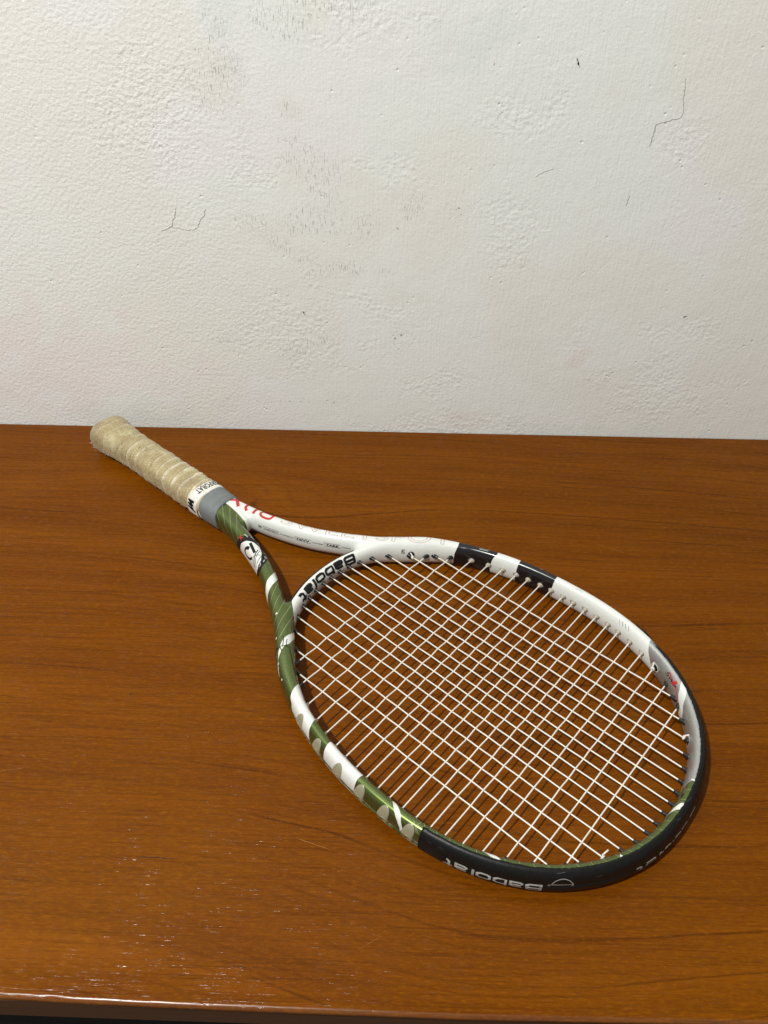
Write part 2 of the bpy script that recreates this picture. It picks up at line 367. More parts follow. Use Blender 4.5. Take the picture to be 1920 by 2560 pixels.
def desk_material():
    q = NT('orange_brown_laminate'); P = q.obj(); sp = q.n('ShaderNodeSeparateXYZ', i_0=P)
    X, Y = sp.outputs[0], sp.outputs[1]
    Pf = q.n('ShaderNodeCombineXYZ', i_0=X, i_1=Y, i_2=0.0).outputs[0]
    # grain lines are level curves of a long-wave field, so they bend round "cathedral" arches
    w1 = q.noise(q.scale(Pf, 1.9, 2.6, 1, loc=(1.3, .4, 0)), 1, 1, .4, 0); w2 = q.noise(q.scale(Pf, 7, 40, 1), 1, 3, .5)
    field = q.math('ADD', q.math('MULTIPLY', q.math('ADD', Y, q.math('MULTIPLY', X, .07)), 34.0), q.math('ADD', q.math('MULTIPLY', w1, 4.8), q.math('MULTIPLY', w2, .22)))
    def hump(x0, y0, sx, sy, amp):
        u = q.math('MULTIPLY', q.math('SUBTRACT', X, x0), 1/sx); v = q.math('MULTIPLY', q.math('SUBTRACT', Y, y0), 1/sy)
        return q.math('MULTIPLY', q.math('POWER', 2.718, q.math('MULTIPLY', q.math('ADD', q.math('MULTIPLY', u, u), q.math('MULTIPLY', v, v)), -1.0)), amp)
    for a_ in [(-.135, .400, .075, .014, 1.3), (-.30, .425, .10, .03, 1.3), (-.34, .545, .17, .030, 1.7), (.285, .655, .10, .016, 1.3), (.05, .60, .2, .03, -1.0), (-.20, .19, .16, .035, -1.5), (.27, .47, .12, .03, 1.2)]: field = q.math('ADD', field, hump(*a_))
    tri = q.math('ABSOLUTE', q.math('SUBTRACT', q.math('FRACT', field), .5))
    line = q.math('MULTIPLY', q.map(tri, .045, 0.0, 0, 1, True), q.map(q.noise(q.scale(Pf, 2.2, 24, 1, loc=(5, 2, 0)), 1, 3, .6), .45, .62, 0, .7))
    tri2 = q.math('ABSOLUTE', q.math('SUBTRACT', q.math('FRACT', q.math('MULTIPLY', field, 4.3)), .5))
    line2 = q.math('MULTIPLY', q.map(tri2, .20, 0.0, 0, 1, True), q.map(q.noise(q.scale(Pf, 8, 70, 1, loc=(2, 7, 0)), 1, 3, .6),   .42, .64, 0, .45))
    shade = q.noise(q.scale(q.n('ShaderNodeCombineXYZ', i_0=X, i_1=field, i_2=0.0).outputs[0], .9, 1.1, 1), 1, 3, .55)
    f1 = q.noise(q.scale(Pf, 7, 300, 1), 1, 5, .72); f2 = q.noise(q.scale(Pf, 13, 900, 1, loc=(3, 3, 0)), 1, 3, .6); f3 = q.noise(q.scale(Pf, 2.4, 15, 1, loc=(9, 1, 0)), 1, 4, .55)
    f4 = q.noise(q.scale(Pf, 110, 420, 1), 1, 4, .7)
    c = q.mix(q.map(shade, .32, .68), (0.176, 0.050, 0.0010), (0.116, 0.031, 0.0010))
    c = q.mix(q.map(f3, .35, .7, 0, .35), c, (0.132, 0.033, 0.0010))
    c = q.mix(q.map(f1, .46, .68, 0, .60), c, (0.082, 0.022, 0.001))
    c = q.mix(q.map(f4, .5, .75, 0, .32), c, (0.25, 0.078, 0.0015))
    c = q.mix(line2, c, (0.075, 0.018, 0.001)); c = q.mix(line, c, (0.034, 0.009, 0.0012))
    c = q.mix(q.map(f2, .53, .70, 0, .62), c, (0.060, 0.015, 0.001))
    gold = q.map(q.noise(q.scale(Pf, 3.2, 5.5, 1, loc=(2.2, 1.1, 0)), 1, 3, .55), .48, .70, 0, .22, True)
    c = q.mix(q.math('MULTIPLY', gold, q.map(f4, .35, .65, .35, 1)), c, (0.265, 0.088, 0.0012))
    mott = q.noise(q.scale(Pf, 190, 900, 1, loc=(4, 4, 0)), 1, 4, .7); c = q.mix(q.map(mott, .45, .7, 0, .22), c, (0.105, 0.026, 0.001)); c = q.mix(q.map(mott, .48, .30, 0, .36), c, (0.285, 0.092, 0.002))
    # wear: rubbed, slightly paler patches
    wear = q.map(q.noise(q.scale(Pf, 11, 24, 1, loc=(0, 4, 0)), 1, 6, .7), .56, .74, 0, .22)
    c = q.mix(wear, c, (0.23, 0.072, 0.0015))
    pore = q.map(q.noise(q.scale(Pf, 75, 2000, 1, loc=(6, 1, 0)), 1, 2, .5), .57, .66)
    glint = q.math('MULTIPLY', q.map(q.noise(q.scale(Pf, 60, 1500, 1, loc=(1, 8, 0)), 1, 2, .5),   .59, .76), q.map(q.noise(Pf, 22, 3, .6), .40, .50))
    h = q.math('ADD', q.math('MULTIPLY', q.noise(Pf, 90, 3), .03), q.math('ADD', q.math('MULTIPLY', pore, -.012), q.math('MULTIPLY', glint, -.065)))
    q.set(Base_Color=c, Roughness=q.map(glint, 0, .3, .27, .15), Normal=q.bump(h, 1.0, .001))
    nz = q.n('ShaderNodeSeparateXYZ', i_0=q.n('ShaderNodeNewGeometry').outputs['Normal']).outputs[2]
    q.set(Specular_IOR_Level=q.math('MAXIMUM', q.map(glint, 0, .3, .06, .20), q.map(nz, .997, .96, 0, .55)))
    return q.m
M['desk'] = desk_material()
q = NT('dark_desk_edge'); P_ = q.obj(); q.set(Base_Color=q.mix(q.noise(q.scale(P_, 20, 60, 600), 1, 3), (0.10, 0.038, 0.010), (0.055, 0.02, 0.006)), Roughness=.5); M['apron'] = q.m
desk = bpy.data.objects.new('desk', None); COL.objects.link(desk); desk.location = (0, .45, -.75)
tag(desk, 'orange-brown wood-grain desk the tennis racket lies on, pushed against the white wall', 'desk')
# tabletop: front edge slightly bowed and rounded, scuffed at the left
TOPT = .0048
FRONT = [(-1.15, .1590), (-.30, .1581), (-.2285, .1575), (-.1713, .1563), (-.1335, .1558), (-.0166, .1553), (.0391, .1550), (.1637, .1566), (.2188, .1573), (1.15, .1585)]
def front_y(x): return float(np.interp(x, [p[0] for p in FRONT], [p[1] for p in FRONT]))
def make_top():
    xs = np.r_[np.linspace(-1.15, -.36, 6), np.linspace(-.34, .34, 240), np.linspace(.36, 1.15, 6)]
    rnd = np.random.RandomState(4); nz = np.convolve(rnd.randn(len(xs)+8), np.ones(4)/4, 'same')[4:-4]
    prof = [(.5, 0, 0), (.03, 0, 0), (.0030, 0, 0), (.0022, -.0001, .3), (.0014, -.0004, 1), (.0008, -.0008, 1), (.0003, -.0014, .6), (0.0, -.0022, .2), (0, -.0036, 0), (.0003, -.0043, 0), (.0012, -TOPT, 0), (.03, -TOPT, 0)]
    V = []
    for i, x in enumerate(xs):
        fy = front_y(x); rough = .00006 if x > -.19 else .0003
        for k, (dy, z, j) in enumerate(prof):
            y = WALL_Y-.0015 if k == 0 else fy+dy
            V.append((x, y+abs(nz[i])*rough*j, z-abs(nz[i])*rough*j))
    n = len(prof); F = grid_faces(len(xs), n)
    V += [(xs[0], WALL_Y-.0015, -TOPT), (xs[-1], WALL_Y-.0015, -TOPT)]; a = len(V)-2; b = len(V)-1; m = (len(xs)-1)*n
    F += [(0*n+n-1, a, b, m+n-1)[::-1], tuple(range(n))+(a,), tuple(m+k for k in range(n))[::-1]+(b,), (0, m, b, a)]
    o = mesh('tabletop', [(v[0], v[1]-.45, v[2]+.75) for v in V], F, M['desk'], desk, True)
    return o
make_top()
def desk_mark(name, P, w, mat, seed):
    rnd = random.Random(seed); Q, _ = resample(P, .0015); T = np.gradient(Q, axis=0); T /= np.linalg.norm(T, axis=1)[:, None]; N = np.stack([-T[:, 1], T[:, 0]], -1); V = []
    for i in range(len(Q)):
        k = w*rnd.uniform(.3, 1)*min(1, (i+1)/3, (len(Q)-i)/3); c_ = Q[i]+N[i]*rnd.uniform(-.3, .3)*w
        V += [(*(c_+N[i]*k-[0, .45]), .75008), (*(c_-N[i]*k-[0, .45]), .75008)]
    return mesh(name, V, [(2*i, 2*i+1, 2*i+3, 2*i+2) for i in range(len(Q)-1)], mat, desk, False)
M['scratch'] = simple('pale_scratch', (0.30, 0.12, 0.02), .6, spec=.2); M['dent'] = simple('dark_dent', (0.03, 0.012, 0.005), .6, spec=.2)
for k, (P, w) in enumerate([([(-.0653, .2595), (-.053, .2555), (-.0412, .252)], .00025), ([(-.30, .300), (-.27, .306)], .0002), ([(.30, .33), (.325, .318), (.332, .312)], .0002), ([(-.02, .190), (-.005, .1985)], .00010), ([(.19, .560), (.215, .548)], .0002), ([(.315, .46), (.318, .44)], .0002)]): desk_mark('scratch', P, w, M['scratch'], k)
for k, (P, w) in enumerate([([(-.2115, .373), (-.2085, .3725)], .0009), ([(-.1707, .2432), (-.158, .2432), (-.1437, .2424)], .00035), ([(-.2165, .3135), (-.2155, .313)], .0005), ([(.255, .246), (.268, .2452)], .0003), ([(.305, .595), (.309, .597)], .0005)]): desk_mark('dent', P, w, M['dent'], k+20)
def desk_box(name, lo, hi, mat, bevel=.001): return box_obj(name, (lo[0], lo[1]-.45, lo[2]+.75), (hi[0], hi[1]-.45, hi[2]+.75), mat, desk, bevel)
desk_box('apron', (-1.12, .1580, -.0335), (1.12, .1760, -TOPT-.0005), M['apron'])
for x in (-1.13, 1.105):
    for y in (.1700, .685): desk_box('leg', (x, y, -.7495), (x+.04, y+.04, -TOPT-.0007 if y > .3 else -.034), M['apron'])

# ================================================================= the racket
HS = 0.0266*CAM_H
racket = bpy.data.objects.new('tennis_racket', None); COL.objects.link(racket)
racket.matrix_world = Matrix.Translation((0.13329769*CAM_H, 0.72930992*CAM_H, HS)) @ Matrix.Rotation(-2.26142019, 4, 'Z') @ Matrix.Rotation(-.004, 4, 'X')
tag(racket, 'worn green, white and black tennis racket with frayed tan grip lying on the desk', 'tennis racket')
FS = build_sdf()
def surface_nets(F):
    ins = F < 0; n0, n1, n2 = F.shape
    c = [ins[dx:n0-1+dx, dy:n1-1+dy, dz:n2-1+dz] for dx in (0, 1) for dy in (0, 1) for dz in (0, 1)]
    s = sum(x.astype(np.int8) for x in c); act = (s > 0) & (s < 8); idx = np.argwhere(act)
    corner = [(dx, dy, dz) for dx in (0, 1) for dy in (0, 1) for dz in (0, 1)]
    acc = np.zeros((len(idx), 3)); cnt = np.zeros(len(idx))
    val = [F[idx[:, 0]+d[0], idx[:, 1]+d[1], idx[:, 2]+d[2]].astype(float) for d in corner]
    for a in range(8):
        for b in range(a+1, 8):
            da, db = np.array(corner[a]), np.array(corner[b])
            if abs(da-db).sum() != 1: continue
            m = (val[a] < 0) != (val[b] < 0); t_ = np.where(m, val[a]/np.where(m, val[a]-val[b], 1), 0)
            acc += np.where(m[:, None], da+(db-da)*t_[:, None], 0); cnt += m
    V = (idx+acc/cnt[:, None])*VOX+np.array([X0, Y0, Z0])
    vid = -np.ones(act.shape, int); vid[act] = np.arange(len(idx)); Q = []
    for ax in range(3):
        o1, o2 = [(1, 2), (2, 0), (0, 1)][ax]; A = [slice(None)]*3; B = [slice(None)]*3; A[ax] = slice(0, -1); B[ax] = slice(1, None)
        ch = ins[tuple(A)] != ins[tuple(B)]; e = np.argwhere(ch)
        e = e[(e[:, o1] > 0) & (e[:, o2] > 0) & (e[:, o1] < F.shape[o1]-1) & (e[:, o2] < F.shape[o2]-1)]; sg = ins[tuple(A)][tuple(e.T)]
        def g(d1, d2):
            q_ = e.copy(); q_[:, o1] -= d1; q_[:, o2] -= d2; return vid[tuple(q_.T)]
        quad = np.stack([g(1, 1), g(0, 1), g(0, 0), g(1, 0)], 1); quad[~sg] = quad[~sg][:, ::-1]; Q.append(quad)
    return V, np.vstack(Q)
def grad(P, h=.6):
    G = np.stack([sample(FS, P+d)-sample(FS, P-d) for d in np.eye(3)*h], -1)/(2*h); return G
def make_frame():
    V, Q = surface_nets(FS)
    for _ in range(2):
        G = grad(V); g2 = (G*G).sum(1); V = V-np.clip((sample(FS, V)/np.maximum(g2, .05)), -.6, .6)[:, None]*G
    me = bpy.data.meshes.new('frame'); me.vertices.add(len(V)); me.vertices.foreach_set('co', (V*MM).ravel())
    me.loops.add(Q.size); me.loops.foreach_set('vertex_index', Q.ravel()); me.polygons.add(len(Q))
    me.polygons.foreach_set('loop_start', np.arange(0, Q.size, 4)); me.polygons.foreach_set('loop_total', np.full(len(Q), 4))
    me.update(calc_edges=True); me.validate()
    return link('frame', me, M['frame'], racket)
frame = make_frame()

# ---- decals: thin skins that follow the frame's surface, in (arc length, section angle) or (arc length, girth) coordinates
def girth_table(a, b, p=2.3):
    th = np.radians(np.linspace(-180, 360, 1081)); r = sup_r(th, a, b, p); P = np.stack([r*np.cos(th), r*np.sin(th)], -1)
    w = np.r_[0, np.cumsum(np.linalg.norm(np.diff(P, axis=0), axis=1))]; w -= np.interp(math.pi/2, th, w); return np.degrees(th), w
GT = {'hoop': girth_table(5.5, 11.9), 'bridge': girth_table(5.5, 9.0), 'arm': girth_table(7.2, 11.7), 'armR': girth_table(7.2, 11.7), 'bumper': girth_table(6.6, 12.9)}
def bump_r(th): # bumper guard shell radius (mm) at section angle th (deg)
    q = np.radians(th); st = np.clip((8-th)/6, 0, 1)
    return sup_r(q, 5.5, 11.9, 2.3)+.75+.45*st-.5*np.exp(-((th+6)/4.0)**2)
def place(kind, s, th, eps):
    if kind == 'hoop' or kind == 'bridge': return surf(FS, HOOP, s, th, eps)
    if kind == 'arm': return surf(FS, ARM, s, th, eps)
    if kind == 'armR': return surf(FS, ARM, s, th, eps, mirror=True)
    if kind == 'bumper':
        s, th = np.broadcast_arrays(np.asarray(s, float), np.asarray(th, float)); C, N, a, b = HOOP.at(s); q = np.radians(th)
        D = np.concatenate([N*np.cos(q)[..., None], np.sin(q)[..., None]], -1); C = np.concatenate([C, np.zeros(C.shape[:-1]+(1,))], -1)
        return C+D*(bump_r(th)+eps)[..., None]
def wrap_bm(bm, kind, eps, girth, ds=1.6, dw=1.0):
    xs = [v.co.x for v in bm.verts]; ys = [v.co.y for v in bm.verts]
    if not girth: dw = 5.0
    for lo_, hi_, st, ax in ((min(xs), max(xs), ds, 0), (min(ys), max(ys), dw, 1)):
        k = math.ceil(lo_/st)*st
        while k < hi_:
            co = [0, 0, 0]; no = [0, 0, 0]; co[ax] = k; no[ax] = 1
            bmesh.ops.bisect_plane(bm, geom=bm.verts[:]+bm.edges[:]+bm.faces[:], dist=1e-5, plane_co=co, plane_no=no); k += st
    S = np.array([v.co.x for v in bm.verts]); Wd = np.array([v.co.y for v in bm.verts])
    th = np.interp(Wd, GT[kind][1], GT[kind][0]) if girth else Wd
    P = place(kind, S, th, eps+np.array([v.co.z for v in bm.verts]))*MM
    for v, p in zip(bm.verts, P): v.co = p
def finish(name, bm, mat, parent):
    me = bpy.data.meshes.new(name); bm.to_mesh(me); bm.free()
    if not len(me.polygons): return None
    return link(name, me, mat, parent)
def fill(bm, loops):
    for L in loops:
        vs = [bm.verts.new((x, y, 0)) for x, y in L]; bm.faces.new(vs)
    bmesh.ops.triangulate(bm, faces=bm.faces[:])
def poly(name, kind, L, mat, eps=.10, girth=False, smooth_n=0, parent=None):
    if smooth_n: L = catmull(list(L)+[L[0]], smooth_n)[:-1]
    bm = bmesh.new(); fill(bm, [L]); wrap_bm(bm, kind, eps, girth); return finish(name, bm, mat, parent or frame)
def stroke_loop(P, w, smooth_n=6):
    P = catmull(P, smooth_n) if len(P) > 2 and smooth_n else np.asarray(P, float); T = np.gradient(P, axis=0); T /= np.linalg.norm(T, axis=1)[:, None]+1e-9
    N = np.stack([-T[:, 1], T[:, 0]], -1); w = np.broadcast_to(w, len(P))
    return P+N*w[:, None]/2, P-N*w[:, None]/2
def strokes(name, kind, items, mat, eps=.12, girth=False, asp=1.0, sm=6, parent=None, stack=True):
    """items: (points, width); with asp the second coordinate (degrees) is scaled to mm before offsetting"""
    bm = bmesh.new()
    for ni, (P, w) in enumerate(items):
        P = np.array(P, float)*[1, asp]; A, B = stroke_loop(P, w, sm); A = A/[1, asp]; B = B/[1, asp]
        z_ = (.014*ni if stack else 0.0); va = [bm.verts.new((x, y, z_)) for x, y in A]; vb = [bm.verts.new((x, y, z_)) for x, y in B]
        for i in range(len(va)-1):
            try: bm.faces.new((va[i], va[i+1], vb[i+1], vb[i]))
            except ValueError: pass
    wrap_bm(bm, kind, eps, girth); return finish(name, bm, mat, parent or frame)
def band(name, kind, A, B, mat, eps=.08, t0=-90, t1=270, parent=None):
    th = np.r_[np.arange(t0, -45, 5.0), np.arange(-45, 45, 1.5), np.arange(45, t1+.1, 5.0)]; fa = lambda L: np.interp(th, [p[1] for p in sorted(L, key=lambda x: x[1])], [p[0] for p in sorted(L, key=lambda x: x[1])])
    a, b = fa(A), fa(B); n = max(2, int(abs(b-a).max()/1.5)); u = np.linspace(0, 1, n)
    S = a[None]+(b-a)[None]*u[:, None]; P = place(kind, S, np.broadcast_to(th, S.shape), eps+.12*np.exp(-(np.broadcast_to(th, S.shape)/38)**4))*MM
    return mesh(name, P.reshape(-1, 3), grid_faces(n, len(th)), mat, parent or frame)
def text_mesh(s, bold=0.0, shear=0.0, outline=0.0, spacing=1.0):
    cu = bpy.data.curves.new('t', 'FONT'); cu.body = s; cu.size = 10; cu.offset = bold; cu.shear = shear; cu.resolution_u = 4; cu.space_character = spacing
    o = bpy.data.objects.new('t', cu); COL.objects.link(o)
    if outline:
        cu.fill_mode = 'NONE'; cu.bevel_depth = outline; cu.bevel_resolution = 0
    bpy.context.view_layer.update(); dg = bpy.context.evaluated_depsgraph_get()
    me = bpy.data.meshes.new_from_object(o.evaluated_get(dg)); bm = bmesh.new(); bm.from_mesh(me)
    bpy.data.objects.remove(o); bpy.data.curves.remove(cu); bpy.data.meshes.remove(me); return bm
def text(name, kind, s, sa, sb, wa, wb, mat, eps=.12, bold=.15, shear=0.0, outline=0.0, spacing=1.0, girth=True, parent=None, xr=None):
    """letters run from arc length sa to sb; baseline at wa, cap tops at wb (girth mm, 0 = top of beam, + inward)"""
    bm = text_mesh(s, bold, shear, outline, spacing)
    if outline:
        for v in bm.verts: v.co.z = 0
    x = [v.co.x for v in bm.verts]; x0_, x1_ = min(x), max(x); H_ = 7.3
    if xr: x0_, x1_ = xr
    for v in bm.verts: v.co = Vector((sa+(v.co.x-x0_)/(x1_-x0_)*(sb-sa), wa+v.co.y/H_*(wb-wa), 0))
    wrap_bm(bm, kind, eps, girth); return finish(name, bm, mat, parent or frame)

GLYPH = {'B': (1.0, [[(0, 0), (0, 1)], [(0, .9), (.72, .9), (.9, .78), (.9, .62), (.72, .52), (.1, .52)], [(.7, .52), (.95, .42), (.95, .22), (.75, .1), (0, .1)]]),
 'a': (.92, [[(.08, .68), (.66, .68), (.84, .56), (.84, 0)], [(.84, .10), (.2, .10), (.08, .18), (.08, .30), (.2, .38), (.84, .38)]]),
 'b': (.95, [[(.08, 1), (.08, .1), (.66, .1), (.86, .24), (.86, .54), (.66, .68), (.16, .68)]]),
 'o': (1.0, [[(.25, .1), (.7, .1), (.92, .22), (.92, .56), (.7, .68), (.25, .68), (.05, .56), (.05, .22), (.25, .1), (.32, .1)]]),
 'l': (.28, [[(.06, 1), (.06, 0)]]), 't': (.72, [[(.25, .98), (.25, .22), (.38, .1), (.72, .1)], [(0, .68), (.70, .68)]])}
def wordmark(kind, s0, s1, wa, wb, sw, mat, eps, parent=None, lean=.0):
    word = 'Babolat'; tot = sum(GLYPH[c][0]+.16 for c in word)-.16; sc = (s1-s0)/tot; x = 0; it = []
    for c in word:
        for st in GLYPH[c][1]:
            P = [(s0+(x+px+lean*py)*sc, wa+py*(wb-wa)) for px, py in st]; it.append((P, sw))
        x += GLYPH[c][0]+.16
    strokes('lettering', kind, it, mat, eps, girth=True, sm=0, parent=parent)
# bands round the hoop
hi = lambda s0: [(s0, -90), (s0, 270)]
W1a = [(347, 200), (345.5, 149), (342.9, 118), (338.8, 94), (335.3, 76), (333.5, 65), (329.7, 53), (328, 0), (328, -90)]
W1b = [(310, 200), (308.5, 128), (305.1, 99), (302.5, 80), (300.7, 51), (299.5, 17), (299, -90)]
W2a = [(284, 200), (283.4, 117), (283.2, 99), (281.8, 78), (281.1, 47), (280.5, -37)]
W2b = [(247.6, 99), (247.8, 85), (247.6, 59), (248.2, -38)]
band('white_band', 'hoop', W1a, W1b, M['white']); band('white_band', 'hoop', W2a, W2b, M['white'])
K1 = [(703, 95), (702.8, 140), (702, 200)]; K2 = [(667.8, 88), (667.3, 124), (666.6, 260)]; K3 = [(646.3, 95), (644.3, 110), (643.3, 124), (642.6, 150), (642.3, 205)]; K4 = [(610.1, 97), (607.8, 139), (607.1, 215)]
band('black_band', 'hoop', K2, K1, M['black']); band('black_band', 'hoop', K4, K3, M['black'])
SVa = [(797, 60), (799, 94), (802.5, 114), (807.5, 150), (810.2, 186), (819.5, 251)]; SVb = [(925, 60), (926.7, 89), (929.1, 101), (932.8, 116), (937, 130), (940, 166)]
band('silver_band', 'hoop', SVa, SVb, M['silver'])
# white swooshes
poly('swoosh', 'hoop', [(217.7, 112), (214.6, 101), (211.0, 90), (208.3, 79), (205.5, 50), (203, 10), (201.5, -10), (206.5, -10), (207, 30), (209.6, 58), (212.8, 74), (216, 88), (219.6, 103)][::-1], M['white'], .14)
poly('swoosh', 'hoop', [(947.2, 80), (949.6, 99), (952.6, 108), (958.1, 120), (963.2, 130), (966, 140), (959.5, 113), (956, 98), (953, 80)], M['white'], .14)
poly('swoosh', 'hoop', [(840.5, 85), (841.6, 94), (846.6, 112), (851.4, 144), (856, 205), (860, 250), (866.4, 219), (863.3, 154), (856.2, 109), (850.8, 92), (849, 82)], M['white'], .14)
poly('swoosh', 'arm', [(137, 152), (125.8, 99), (121, 72), (116.1, 48), (112, 13), (100.5, -22), (98, -30), (103.2, 24), (107.6, 54), (110.9, 74), (115.9, 99), (127.5, 152)], M['white'], .14)
poly('swoosh', 'hoop', [(403, 155), (401.6, 148), (392.7, 112), (388.4, 96), (384, 85), (379.9, 79), (374.4, 70), (364, 58), (356, 40), (360, 40), (369.5, 66), (374.4, 80), (379.6, 93), (382.5, 112), (389.9, 133), (395, 155)], M['white'], .14)
# hairline arcs over the green
it = []
for s0 in np.arange(42, 262, 11.8):
    if 120 < s0+13 < 205 and s0 < 190 and s0 > 118: continue
    it.append(([(s0-22, -35), (s0-12, 15), (s0-7, 45), (s0, 72), (s0+8, 95), (s0+20, 130), (s0+28, 150)], .26))
for k in it: strokes('hairline', 'arm', [k], M['hair'], .11, asp=.12)
it = []
for s0 in list(np.arange(0, 196, 9.3))+list(np.arange(940, 950, 9.3)):
    it.append(([(s0+5, 160), (s0, 125), (s0-2.5, 105), (s0-4, 86)], .3))
for k in it: strokes('hairline', 'hoop', [k], M['hair'], .11, asp=.12)
for k in [([(200, 92), (196.5, 75), (194.5, 60)], .35), ([(195, 101), (196, 80), (193, 62)], .35)]: strokes('hairline', 'hoop', [k], M['hair'], .11, asp=.12)
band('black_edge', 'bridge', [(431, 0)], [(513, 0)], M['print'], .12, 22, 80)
# emblem on the left arm
poly('emblem_ground', 'arm', [(193.5, -55), (193, -41), (189.8, 15), (187.1, 61), (183.8, 88), (180.2, 108), (175.5, 134), (165.5, 140), (152.9, 134), (146.3, 115), (140.7, 86), (137.7, 60), (139, 10), (144.6, -37), (150, -55)], M['print'], .14)
poly('emblem_face', 'arm', [(184, -30), (182.5, 21), (181.4, 50), (177.3, 77), (172, 98), (164.8, 111), (155.9, 103), (146.6, 82), (142.7, 50), (144.2, 3), (146, -30), (163, -45)], M['white'], .19)
strokes('emblem_mark', 'arm', [([(172.6, 84), (159.0, 76)], 1.9), ([(168.0, 66), (171.8, 56), (172.8, 30), (168.5, 12), (162, 24), (158, 50)], 2.4), ([(160.5, 96), (155, 62), (148.5, 24)], .9), ([(158.5, 100), (152.8, 66), (146, 40)], .5), ([(152.6, 94), (157.0, 62), (154.5, 40), (150, 22)], .5), ([(151.5, 94), (147, 60)], .6)], M['print'], .24, asp=.14)
strokes('emblem_lettering', 'arm', [([(188.6, 55), (183.0, 74)], .7), ([(183.3, 56), (188.0, 74)], .7)], M['red'], .24, asp=.14)
strokes('emblem_lettering', 'arm', [([(186, 88), (180.5, 92)], .6), ([(185, 84), (184, 92)], .5), ([(180, 104), (176, 112)], .6), ([(180.2, 104), (180, 112)], .5), ([(172, 118), (168, 117), (168, 125), (172, 125), (172.2, 119)], .5),
                            ([(157.5, 116), (156, 126)], .6), ([(156, 114), (151.5, 124)], .6), ([(151, 108), (148, 105), (148, 114), (150.6, 115), (150.8, 108)], .6), ([(146, 98), (143.6, 88)], .6), ([(144.8, 74), (142, 70), (142, 60)], .6)], M['pale'], .24, asp=.14)
# crack across the paint where the arm meets the hoop
rnd = random.Random(5); cr_ = [(379.5+rnd.uniform(-1.2, 1.2), a) for a in range(30, 130, 7)]
strokes('paint_crack', 'hoop', [(cr_, .5), ([(379, 88), (386, 92), (390, 90)], .35), ([(380, 100), (387, 104)], .3), ([(379, 80), (375, 84)], .4), ([(377, 112), (366, 118), (356, 120), (350, 125)], .35)], M['print'], .17, asp=.12, sm=2)
# lettering
wordmark('bridge', 509.5, 439, 1.2, 10.6, 2.6, M['print'], .12)
strokes('lettering', 'armR', [([(236, 3.6), (221, -8)], 3.0), ([(221.5, 3.8), (236, -8)], 3.0)], M['red'], .12, girth=True, sm=0)
strokes('lettering', 'armR', [([(211.5, 3.8), (214.5, 1.2), (215.5, -3), (216, -12)], 2.8)], M['red'], .12, girth=True)
strokes('lettering', 'armR', [([(204, 3.8), (204, -7)], 2.8), ([(204, -4), (201, -7), (198, -7.6)], 2.6)], M['red'], .12, girth=True)
strokes('lettering', 'armR', [([(184.5, -6), (184.5, .5), (187, 2.8), (194, 2.8), (197, .8), (197, -2), (194.5, -3.6), (185, -3.6)], 2.4)], M['red'], .12, girth=True, sm=3)
text('outline_lettering', 'armR', 'SWEETSPOT', 174, 12, 2.9, -9, M['redline'], .12, outline=.07, bold=0, spacing=1.05)
for bx0, bx1, w0, w1 in [(190.5, 173.5, 11.6, 15.2), (156.5, 141, 11.4, 15.0), (128.5, 113.5, 10.8, 14.4)]:
    strokes('small_print_box', 'armR', [([(bx0, w0), (bx1, w0), (bx1, w1), (bx0, w1), (bx0, w0)], .32)], M['print'], .12, girth=True, sm=0)
for tx, a_, b_, w0, w1 in [('H', 195.6, 192.6, 15, 11.8), ('SWEETSPOT', 189.3, 174.5, 14.5, 12.6), ('CARBON', 172, 158, 14.2, 13.0), ('N/VV', 154.8, 142.5, 14.3, 12.1), ('SYSTEM', 139.5, 130, 13.8, 12.6), ('TARE', 127, 115, 13.8, 11.6), ('CABLE', 112, 104, 13.4, 12.4)]:
    text('small_print', 'armR', tx, a_, b_, w0, w1, M['print'], .12, bold=.12 if len(tx) > 4 else .4)
text('small_print', 'hoop', '2R', 560, 556, 12.5, 9.5, M['print'], .12, bold=.2)
text('small_print', 'hoop', 'Swe', 827.0, 843, 8.2, 4.8, M['print'], .16, bold=.15, shear=.3)
strokes('red_cross_print', 'hoop', [([(829.5, 4.4), (838, 6.6), (848, 9.6), (855, 12.5)], .9), ([(837.5, 8.6), (840.5, 3.6)], 2.4)], M['red'], .18, girth=True, sm=3)
strokes('small_print', 'hoop', [([(629.5, -.2), (637, -.6)], .5), ([(629.8, .8), (637.4, .4)], .5), ([(629.5, -.2), (629.8, .8)], .5), ([(637, -.6), (637.4, .4)], .5)], M['pale'], .14, girth=True, sm=0)
text('small_print', 'hoop', 'P', 944, 941, 5.5, 3.2, M['print'], .12, bold=.2)
poly('swoosh', 'hoop', [(152.5, 122), (150, 104), (146, 95), (141, 90), (139, 94), (143.5, 108), (147, 122)], M['white'], .14)
# scuffs and chips
rnd = random.Random(9)
for k in [([(768+i*3.2, 2.2+rnd.random()), (769+i*3.2+1.5, 6.5+rnd.random()*2)], rnd.uniform(.4, 1.2)) for i in range(4)]+[([(722, 1.2), (727, .6), (729, 1.6)], .5)]: strokes('scuff', 'hoop', [k], M['scuff'], .12, girth=True, sm=0)
for kind, s0, th in [('arm', 81, 76), ('hoop', 352, 55), ('hoop', 366, 60), ('hoop', 391, 60), ('arm', 98, 138), ('hoop', 60, 92), ('hoop', 928, 96)]:
    poly('paint_chip', kind, [(s0+1.0*math.cos(a)*rnd.uniform(.6, 1.3), th+7*math.sin(a)*rnd.uniform(.6, 1.3)) for a in np.linspace(0, 2*math.pi, 8)[:-1]], M['white'], .15)

